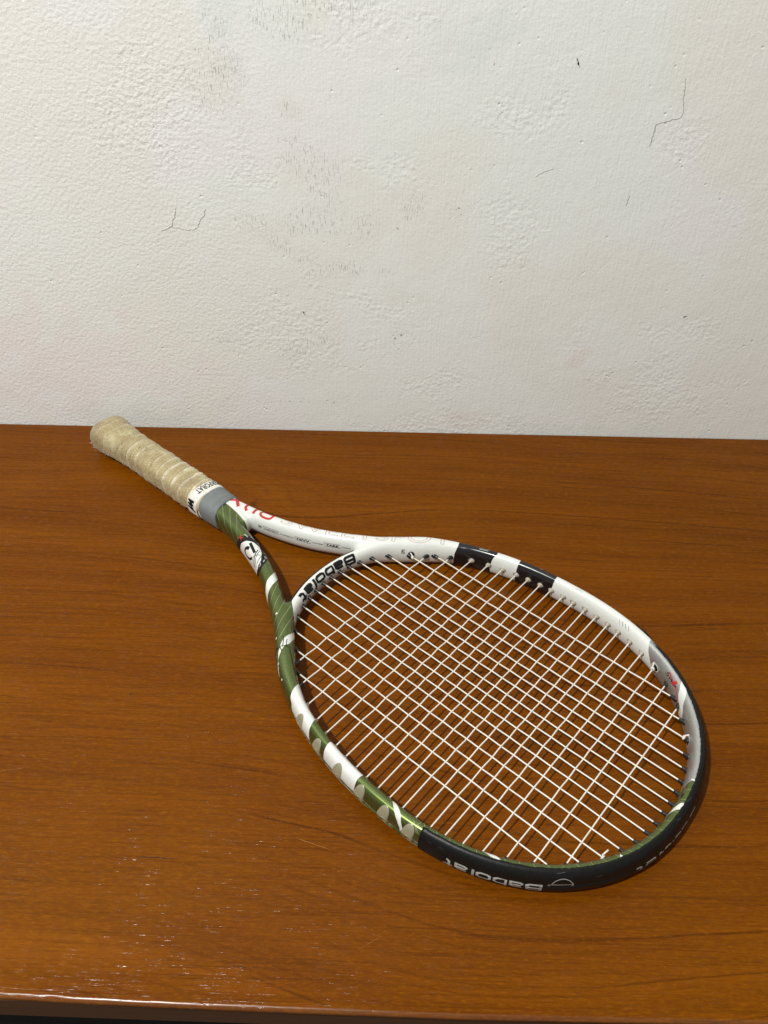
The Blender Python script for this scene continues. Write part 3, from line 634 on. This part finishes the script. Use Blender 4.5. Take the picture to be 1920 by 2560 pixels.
# ---- bumper guard over the tip
def make_bumper():
    s0, s1 = -150.0, 192.0; S = np.arange(s0, s1+.1, 1.5); th = np.r_[np.arange(90, 12, -6), np.arange(12, -14, -2), np.arange(-14, -91, -6)].astype(float)
    rnd = np.random.RandomState(3); jag = rnd.randn(len(S))
    V = []; n = len(th)+2
    for i, s_ in enumerate(S):
        t_ = th.copy(); top = 90.5-jag[i]*.7; t_ = -90+(t_+90)*(top+90)/180
        if s_ > 186: t_ = -90+(t_+90)*1.0
        taper = np.clip((s_-s0)/14, .25, 1); P = place('bumper', np.full(len(t_), s_), t_, (taper-1)*.9+rnd.randn(len(t_))*.03)
        edge = place('hoop', np.array([s_, s_]), np.array([t_[0]+1, t_[-1]-1]), -.3)
        V.append(np.vstack([edge[:1], P, edge[1:]]))
    V = np.array(V); F = grid_faces(len(S), n)
    C = HOOP.at(np.array([s0-.3, s1+.3]))[0]
    k = len(S)*n; ends = []
    for e, s_ in ((0, s0), (len(S)-1, s1)):
        inner = place('hoop', np.full(n, s_), np.linspace(91, -91, n), -.4); ends.append(inner)
    allV = np.vstack([V.reshape(-1, 3)]+ends)
    for e, row in ((0, 0), (1, len(S)-1)):
        for j in range(n-1):
            a, b = row*n+j, row*n+j+1; c, d = k+e*n+j, k+e*n+j+1; F.append((a, b, d, c) if e else (b, a, c, d))
    return mesh('bumper_guard', allV*MM, F, M['bumper'], racket)
bumper = make_bumper()
wordmark('bumper', 112.5, 174, -13.6, -22.6, 1.7, M['pale'], .10, bumper)
wordmark('bumper', -12, 51, -15.0, -24.0, 1.7, M['pale'], .10, bumper)
strokes('arch_print', 'bumper', [([(107.5, -14.5), (107.8, -13), (94.5, -13), (94.2, -14.5)], .45), ([(106.5, -12.2), (104, -8.6), (100, -7), (96, -8.6), (93.5, -12.2), (93.3, -14)], .5)], M['pale'], .10, girth=True, sm=3, parent=bumper)
rnd = random.Random(31)
for k in range(16):
    s_ = rnd.uniform(-140, 185); w_ = rnd.uniform(-9, -1.5); L_ = rnd.uniform(1.5, 7)
    strokes('scuff', 'bumper', [([(s_, w_), (s_+L_, w_+rnd.uniform(-1.2, 1.2))], rnd.uniform(.18, .45))], M['guardscuff'], .06, girth=True, sm=0, parent=bumper)
def flap(s0, s1, lift, w, seed):
    rnd = random.Random(seed); n = 9; V = []
    for i in range(n):
        u = i/(n-1); s_ = s0+(s1-s0)*u; ww = w*(1-u)**.6+.15
        base = place('bumper', np.array([s_, s_]), np.array([55.0, 55-ww*7]), lift*u*u+.3+rnd.uniform(-.1, .1)); V += [base[0], base[1], base[0]-[0, 0, .5], base[1]-[0, 0, .5]]
    F = []
    for i in range(n-1):
        a = i*4; F += [(a, a+4, a+5, a+1), (a+2, a+3, a+7, a+6), (a, a+2, a+6, a+4), (a+1, a+5, a+7, a+3)]
    F += [(0, 1, 3, 2), ((n-1)*4, (n-1)*4+2, (n-1)*4+3, (n-1)*4+1)]
    return mesh('torn_strip', np.array(V)*MM, F, M['bumper'], bumper)
flap(-145, -174, 1.5, 4.2, 1); flap(-144, -168, 2.6, 2.4, 2); flap(-146, -160, .6, 5.5, 3)
# lump in the guard over the first covered grommet, knob near the left end
def pillow(name, kind, s0, th0, ls, lt, hgt, mat, parent, shape=None, base=.05):
    n, m = 15, 21; V = []
    for i in range(n):
        for j in range(m):
            a = math.pi*2*j/(m-1); r = i/(n-1); x, y = r*math.cos(a), r*math.sin(a)
            if shape: x, y = shape(x, y)
            V.append((s0+ls*x, th0+lt*y, hgt*math.sqrt(max(0, 1-r**3.0))))
    V = np.array(V); P = place(kind, V[:, 0], V[:, 1], base)+0
    C = place(kind, V[:, 0], V[:, 1], base+V[:, 2])
    return mesh(name, C*MM, grid_faces(n, m), mat, parent)
pillow('guard_lump', 'bumper', 176.5, 12, 5.0, 52, .9, M['bumper'], bumper)

# ---- strings
XM = np.array([4.87364516, 15.1438747, 25.25825584, 35.86333266, 47.18493172, 59.55120421, 72.60879226, 87.70285866])
XM = np.r_[-XM[::-1], XM]
YC = np.array([-125.54999883, -107.82445004, -91.02361328, -76.19650387, -63.0294423, -50.11233719, -38.7823813, -27.12824149, -16.49699549, -4.80022102, 5.89150075, 17.5219909, 28.72043792, 40.3918335, 51.09292167, 63.46434598, 76.3457258, 90.46831357, 105.31160567, 121.73550913])
def ends(fixed, axis):
    out = []
    for sg in (-1, 1):
        k = np.arange(30, 200, .25)*sg; P = np.zeros((len(k), 3)); P[:, 1-axis] = fixed; P[:, axis] = k+(0 if axis == 0 else 0)
        v = sample(FS, P); i = np.argmax(v < 0); out.append(k[i])
    return out
ME = [ends(x, 1) for x in XM]; CE = [ends(y, 0) for y in YC]
RS = .59; AMP = .5
rs = np.random.RandomState(11)
def string_obj(P): 
    V, F = tube_geo(P*MM, RS*MM, 8); return mesh('string', V, F, M['string'], racket)
for i, x in enumerate(XM):
    y0, y1 = ME[i]; y = np.arange(y0-2, y1+2, 1.5); z = np.zeros_like(y); inside = [(yc, (-1)**(i+j)) for j, yc in enumerate(YC) if CE[j][0] < x < CE[j][1]]
    ky = [y0]+[a for a, _ in inside]+[y1]; kz = [0]+[-s_*AMP*.45 for _, s_ in inside]+[0]
    zz = np.interp(y, ky, kz); zz = np.convolve(np.pad(zz, 2, 'edge'), np.ones(5)/5, 'valid')
    bow = rs.uniform(-.25, .25)*np.sin(np.pi*(y-y0)/(y1-y0)); string_obj(np.stack([x+bow, y, zz], -1))
for j, y in enumerate(YC):
    x0, x1 = CE[j]; x = np.arange(x0-2, x1+2, 1.5); inside = [(xm, (-1)**(i+j)) for i, xm in enumerate(XM) if ME[i][0] < y < ME[i][1]]
    kx = [x0]+[a for a, _ in inside]+[x1]; kz = [0]+[s_*AMP*1.5 for _, s_ in inside]+[0]
    zz = np.interp(x, kx, kz); zz = np.convolve(np.pad(zz, 2, 'edge'), np.ones(5)/5, 'valid')
    wav = .07*np.interp(x, kx, [0]+[(-1)**k for k in range(len(inside))]+[0])*rs.uniform(.2, 1)
    string_obj(np.stack([x, y+wav, zz], -1))

# ---- grommets
def lathe(prof, n=14):
    V = []; 
    for z, r in prof:
        for k in range(n):
            a = 2*math.pi*k/n; V.append((r*math.cos(a), r*math.sin(a), z))
    F = grid_faces(len(prof), n, True); F.append(tuple(range(n))[::-1]); return np.array(V), F
def me_from(name, V, F, mat):
    me = bpy.data.meshes.new(name); me.from_pydata([tuple(v) for v in V*MM], [], F); me.materials.append(mat); me.polygons.foreach_set('use_smooth', [True]*len(F)); return me
V, F = lathe([(-3, 2.3), (-.2, 2.3), (.2, 2.25), (1.2, 1.6), (2.2, 1.35), (3.9, 1.35), (4.1, 1.2), (4.0, .66), (2.5, .62)]); ME_BLACK = me_from('grommet_black', V, F, M['grommet'])
V, F = lathe([(-3, 2.95), (.0, 2.75), (.35, 2.65), (.6, 2.3), (.75, 1.9), (1.3, 1.6), (2.3, 1.3), (2.5, 1.1), (2.4, .66), (1, .6)], 18); ME_CREAM = me_from('grommet_cream', V, F, M['cream'])
def grommet(P, D, cream):
    o = bpy.data.objects.new('grommet', ME_CREAM if cream else ME_BLACK); COL.objects.link(o); o.parent = racket
    o.matrix_local = Matrix.Translation(Vector(P)*MM) @ Vector(D).to_track_quat('Z', 'Y').to_matrix().to_4x4(); return o
KNOTS = [('m', 1, 0), ('m', 2, 1), ('m', 13, 1), ('c', 17, 0)]   # tie-off holes
for i, x in enumerate(XM):
    for e in (0, 1): grommet((x, ME[i][e], 0), (0, 1 if e == 0 else -1, 0), False)
for j, y in enumerate(YC):
    for e in (0, 1): grommet((CE[j][e], y, 0), (1 if e == 0 else -1, 0, 0), 2 <= j <= 16)
for j in range(2, 17):   # flat dark disc round each far-side grommet, its hollow's shade painted in
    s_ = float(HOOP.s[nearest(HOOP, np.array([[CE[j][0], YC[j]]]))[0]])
    poly('grommet_recess_shade', 'hoop', [(s_+3.1*math.cos(a), 180+24*math.sin(a)) for a in np.linspace(0, 2*math.pi, 19)[:-1]], M['recess_shade'], .11)
# painted shade rims round the far-side cream grommets
# ---- tie-off knots
def knot(P, D, tail, hole, ring):
    P = np.array(P, float); D = np.array(D, float); o = P+D*2.6
    a = np.linspace(0, 2.2*2*np.pi, 40); side = np.cross(D, [0, 0, 1.0])
    path = np.array([o+D*(.55*k/6)+side*1.15*np.cos(k)+np.array([0, 0, 1.15])*np.sin(k) for k in a]); path = np.vstack([path, path[-1]+np.array(tail)*.5, path[-1]+np.array(tail)])
    V, F = tube_geo(path*MM, RS*1.05*MM, 8); return mesh('string_knot', V, F, M['string'], racket)
knot((XM[1], ME[1][0], .2), (0, 1, 0), (-1.0, -5.5, 3.6), 0, 0)
knot((XM[2], ME[2][1], .2), (0, -1, 0), (-2.4, 3.6, 2.6), 0, 0)
knot((XM[13], ME[13][1], .2), (0, -1, 0), (-4.5, 1.5, 2.4), 0, 0)
knot((CE[17][0], YC[17], .2), (1, 0, 0), (-4.4, -1.2, 2.6), 0, 0)
for cx, cy in ((XM[1], ME[1][0]), (CE[17][0], YC[17]), (XM[2], ME[2][1])):   # dark tie-off holes beside the knots
    s_ = float(HOOP.s[nearest(HOOP, np.array([[cx, cy]]))[0]])
    if cy > 0: poly('tie_off_ring', 'hoop', [(s_+1.2+4.4*math.cos(a), 176+34*math.sin(a)) for a in np.linspace(0, 2*math.pi, 25)[:-1]], M['white'], .17)
    poly('tie_off_hole', 'hoop', [(s_+1.2+3.7*math.cos(a), 176+27*math.sin(a)) for a in np.linspace(0, 2*math.pi, 25)[:-1]], M['print'], .21)
def disc(kind, s0, th0, rs_, rt, mat, eps, name): return poly(name, kind, [(s0+rs_*math.cos(a), th0+rt*math.sin(a)) for a in np.linspace(0, 2*math.pi, 19)[:-1]], mat, eps)

# ---- translucent string tabs on the outer face
TAB_S = [314, 289.3, 264.5, 242, 220, 199.5]
TAB_OUT = [(6.6, -52), (6.9, -30), (6.0, 15), (4.6, 50), (2.9, 70), (.4, 79), (-2.0, 74), (-3.4, 58), (-3.2, 20), (-3.6, -8), (-5.8, -32), (-8.2, -44), (-4, -60), (2, -63)]
def make_tab(s_, mir):
    Q = catmull(TAB_OUT+TAB_OUT[:1], 4)[:-1]; c = np.array([1.0, 8.0]); rings = [1, .97, .9, .78, .6, .4, .2, .02]; m = len(Q); V = []
    for r in rings:
        q_ = c+(Q-c)*r; sx_ = s_+(-1 if mir else 1)*q_[:, 0]; V.append(place('hoop', sx_, q_[:, 1], (1.05*(1-r**4)**.5)*(.55+.45*np.exp(-((q_[:, 1]-5)/28)**2)*1.6)))
    V = np.vstack(V)
    # the outer face bridges the string channel
    F = grid_faces(len(rings), m, True); F.append(tuple((len(rings)-1)*m+j for j in range(m)))
    return mesh('string_tab', V*MM, F, M['tab'], racket)
for side in (0, 1):
    for s0 in TAB_S[:5 if side else 6]: make_tab(951.69-s0 if side else s0, side)

# ================================================================= handle
def prof_handle(Y):   # half width x, half height z (mm)
    Y = np.asarray(Y, float)
    ax = np.interp(Y, [-509, -507, -503, -492, -478, -462, -400, -345, -330, -322, -300], [18.8, 21.2, 22.4, 21.6, 19.6, 18.2, 17.9, 17.8, 17.4, 17.0, 16.2])
    az = np.interp(Y, [-509, -507, -503, -492, -478, -462, -400, -345, -330, -322, -300], [15.8, 17.0, 17.5, 17.3, 16.7, 16.1, 15.5, 14.8, 14.4, 13.9, 12.7])
    return ax, az
def zc(Y): return np.interp(Y, [-509, -400, -345, -322, -300], [1.9, 1.4, .8, .3, 0])
def oct_r(phi, ax, az, p=2.7):
    return 1/((abs(np.cos(phi))/ax)**p+(abs(np.sin(phi))/az)**p)**(1/p)
def vnoise(x, y, seed, per):
    rs_ = np.random.RandomState(seed); G = rs_.rand(512, per); xi = np.floor(x).astype(int); yi = np.floor(y).astype(int); fx, fy = x-xi, y-yi; fx = fx*fx*(3-2*fx); fy = fy*fy*(3-2*fy)
    g = lambda a, b: G[a % 512, b % per]
    return (g(xi, yi)*(1-fx)+g(xi+1, yi)*fx)*(1-fy)+(g(xi, yi+1)*(1-fx)+g(xi+1, yi+1)*fx)*fy
def make_grip():
    Ys = np.r_[np.linspace(-509, -505, 5)[:-1], np.linspace(-505, -322, 420)]; phi = np.linspace(0, 2*np.pi, 129)[:-1]
    YY, PP = np.meshgrid(Ys, phi, indexing='ij'); ax, az = prof_handle(YY); r = oct_r(PP, ax, az)
    n1 = vnoise(YY/9, PP/(2*np.pi)*8, 1, 8)-.5; n2 = vnoise(YY/2.2, PP/(2*np.pi)*36, 2, 36)-.5; n3 = vnoise(YY/1.1+9, PP/(2*np.pi)*72, 3, 72)-.5; n0 = vnoise(YY/30, PP/(2*np.pi)*3, 5, 3)-.5
    pitch = 12.5; ph = (YY+320)/pitch+PP/(2*np.pi)+n1*.14+n0*.5; f = ph-np.floor(ph)
    step = np.where(f < .07, f/.07, 1-(f-.07)/.93); ph2 = (YY+320)/pitch*2+2*PP/(2*np.pi)+n1*.5+.35; f2 = ph2-np.floor(ph2); step2 = np.where(f2 < .12, f2/.12, 1-(f2-.12)/.88)
    wr_ = np.clip((YY+450)/60, .15, 1)
    r = r+.85*step*(.45+.55*wr_)+.42*step2*wr_+n1*1.0+n2*.50+n3*.28-.5
    X, Z = r*np.cos(PP), r*np.sin(PP)+zc(YY); V = np.stack([X, YY, Z], -1).reshape(-1, 3)
    F = grid_faces(len(Ys), 128, True); k = len(V); rows = 5; extra = []
    for i in range(1, rows+1):   # domed butt end
        q_ = 1-i/rows; base = V[:128]; extra.append(np.stack([base[:, 0]*q_, np.full(128, -509-1.2*math.sin(math.pi/2*i/rows)), (base[:, 2]-1.9)*q_+1.9], -1))
    Vx = np.vstack([V]+extra)
    idx = [np.arange(128)]+[k+128*i+np.arange(128) for i in range(rows)]
    for a, b in zip(idx[:-1], idx[1:]):
        for j in range(128): F.append((a[j], a[(j+1) % 128], b[(j+1) % 128], b[j]))
    o = mesh('overgrip', Vx*MM, F, grip_material(), racket)
    me = o.data; at = me.attributes.new('wrap', 'FLOAT_VECTOR', 'POINT'); W = np.zeros((len(Vx), 3)); W[:, 1] = Vx[:, 1]/10
    ang = np.arctan2(Vx[:, 2], Vx[:, 0]); W[:, 0] = ang*1.75; W[:len(V), 2] = f.ravel(); at.data.foreach_set('vector', W.ravel())
    return o
def grip_material():
    q = NT('worn_tan_overgrip'); A = q.n('ShaderNodeAttribute', attribute_name='wrap').outputs['Vector']; sp = q.n('ShaderNodeSeparateXYZ', i_0=A); f = sp.outputs[2]; P = q.obj()
    u = q.math('MULTIPLY', sp.outputs[0], 3.6); v = q.math('MULTIPLY', q.math('ADD', sp.outputs[1], q.math('MULTIPLY', sp.outputs[0], .115)), 2.6)
    row = q.math('FLOOR', v); u = q.math('ADD', u, q.math('MULTIPLY', row, .5)); du = q.math('SUBTRACT', q.math('FRACT', u), .5); dv = q.math('SUBTRACT', q.math('FRACT', v), .5)
    d = q.math('SQRT', q.math('ADD', q.math('MULTIPLY', du, du), q.math('MULTIPLY', q.math('MULTIPLY', dv, dv), 1.7)))
    gate = q.map(q.noise(P, 60, 2), .42, .5)
    dot = q.math('MULTIPLY', q.map(d, .20, .12), gate)
    n1 = q.noise(P, 55, 5, .6); n2 = q.noise(P, 320, 4, .6); yy = sp.outputs[1]
    c = q.mix(q.map(n1, .35, .65), (0.29, 0.220, 0.108), (0.41, 0.335, 0.18))
    light = q.math('MULTIPLY', q.map(f, .38, .05, 0, .95), q.map(q.noise(P, 30, 5, .7), .44, .56)); c = q.mix(q.math('MULTIPLY', light, q.map(yy, -46, -40, .25, 1)), c, (0.74, 0.69, 0.54))
    c = q.mix(q.math('MULTIPLY', q.map(f, .90, .99, 0, .6), q.map(yy, -48, -42, .2, 1)), c, (0.17, 0.115, 0.05))
    c = q.mix(dot, c, (0.66, 0.56, 0.34)); patch = q.map(q.noise(q.scale(P, 1, 1, 1, loc=(.3, .1, 0)), 34, 3, .6), .56, .66)
    c = q.mix(q.math('MULTIPLY', patch, q.map(n2, .35, .6, .2, .8)), c, (0.56, 0.52, 0.32))
    c = q.mix(q.math('MULTIPLY', q.map(n2, .60, .70), q.map(q.noise(P, 45, 3), .40, .58)), c, (0.10, 0.075, 0.04))
    c = q.mix(q.map(q.noise(q.scale(P, 1, 1, 1, loc=(.7, .2, .4)), 28, 5, .65), .50, .68, 0, .55), c, (0.205, 0.15, 0.075))
    c = q.mix(q.map(yy, -49.8, -50.7, 0, .35), c, (0.28, 0.26, 0.23))
    h = q.math('ADD', q.math('MULTIPLY', n2, .8), q.math('SUBTRACT', q.math('MULTIPLY', n1, .6), q.math('MULTIPLY', dot, .4)))
    q.set(Base_Color=c, Roughness=.6, Normal=q.bump(h, .5, .0009), Sheen_Weight=.15)
    return q.m
grip = make_grip()
def sleeve(name, Ya, Yb, off, slant, mat, parent, n=10, lip=.25, wob=0.0):
    phi = np.linspace(0, 2*np.pi, 97)[:-1]; V = []; rnd = np.random.RandomState(7); wb_ = np.convolve(rnd.randn(96), np.ones(5)/5, 'same')*wob
    us = np.linspace(0, 1, n); prof = [(-lip, 0)]+[(0, u) for u in us]+[(-lip, 1)]
    for dr, u in prof:
        Y = Ya+(Yb-Ya)*u+slant*np.sin(phi-.5)+wb_; ax, az = prof_handle(np.clip(Y, -509, -300)); r = oct_r(phi, ax, az)+off+dr*3
        if callable(off): pass
        V.append(np.stack([r*np.cos(phi), Y, r*np.sin(phi)+zc(Y)], -1))
    V = np.vstack(V); return mesh(name, V*MM, grid_faces(len(prof), 96, True), mat, parent)
tape = sleeve('finishing_tape', -343.5, -330.5, 1.15, 1.2, M['tape'], racket, wob=.5)
def sleeve_text(s, phi0, phi1, ya, yb, off, mat, parent, bold=.3, shear=0.0, name='lettering'):
    bm = text_mesh(s, bold, shear); x = [v.co.x for v in bm.verts]; x0_, x1_ = min(x), max(x)
    for v in bm.verts: v.co = Vector((phi0+(v.co.x-x0_)/(x1_-x0_)*(phi1-phi0), ya+v.co.y/7.3*(yb-ya), 0))
    k = math.ceil(min(phi0, phi1)/.06)*.06
    while k < max(phi0, phi1): bmesh.ops.bisect_plane(bm, geom=bm.verts[:]+bm.edges[:]+bm.faces[:], dist=1e-6, plane_co=(k, 0, 0), plane_no=(1, 0, 0)); k += .06
    for v in bm.verts:
        ph, Y = v.co.x, v.co.y; Yw = Y+1.2*math.sin(ph-.5); ax, az = prof_handle(Yw); r = float(oct_r(ph, ax, az))+off; v.co = Vector((r*math.cos(ph), Yw, r*math.sin(ph)+float(zc(Yw))))*MM
    return finish(name, bm, mat, parent)
sleeve_text('PERFORAT', math.radians(150), math.radians(56), -342.2, -335.2, 1.24, M['print'], tape, bold=.25)
sleeve_text('wi', math.radians(30), math.radians(-10), -342, -331.5, 1.24, M['print'], tape, bold=.6, shear=.4)
collar_me = sleeve('rubber_collar', -327.5, -305.5, .9, -2.6, M['collar'], racket, n=16, lip=.6)
# ring ridges on the collar
for Y_, off_ in ((-308.0, 1.05), (-311.2, 1.0)): sleeve('collar_ridge', Y_-.5, Y_+.5, off_, -2.6, M['collar'], collar_me, n=3, lip=.1)
# loose fibres at the butt
parts = []; rnd = random.Random(21)
for k in range(110):
    ph = rnd.uniform(0, 2*math.pi); Y = rnd.choice([rnd.uniform(-508, -501), rnd.uniform(-508, -475)]); ax, az = prof_handle(Y); r = float(oct_r(ph, ax, az))+.2
    p = np.array([r*math.cos(ph), Y, r*math.sin(ph)]); d = np.array([math.cos(ph), -.6, math.sin(ph)])+np.array([rnd.uniform(-.9, .9) for _ in range(3)]); L = rnd.uniform(.8, 2.6)
    if p[2] < -10: continue
    pts = np.array([p-d*.3, p+d*L*.5, p+d*L+np.array([rnd.uniform(-.8, .8) for _ in range(3)])]); parts.append(tube_geo(pts*MM, .13*MM, 4))
V, F = join_geo(parts); tag(mesh('loose_fibres', V, F, M['fibre'], grip), kind='stuff')
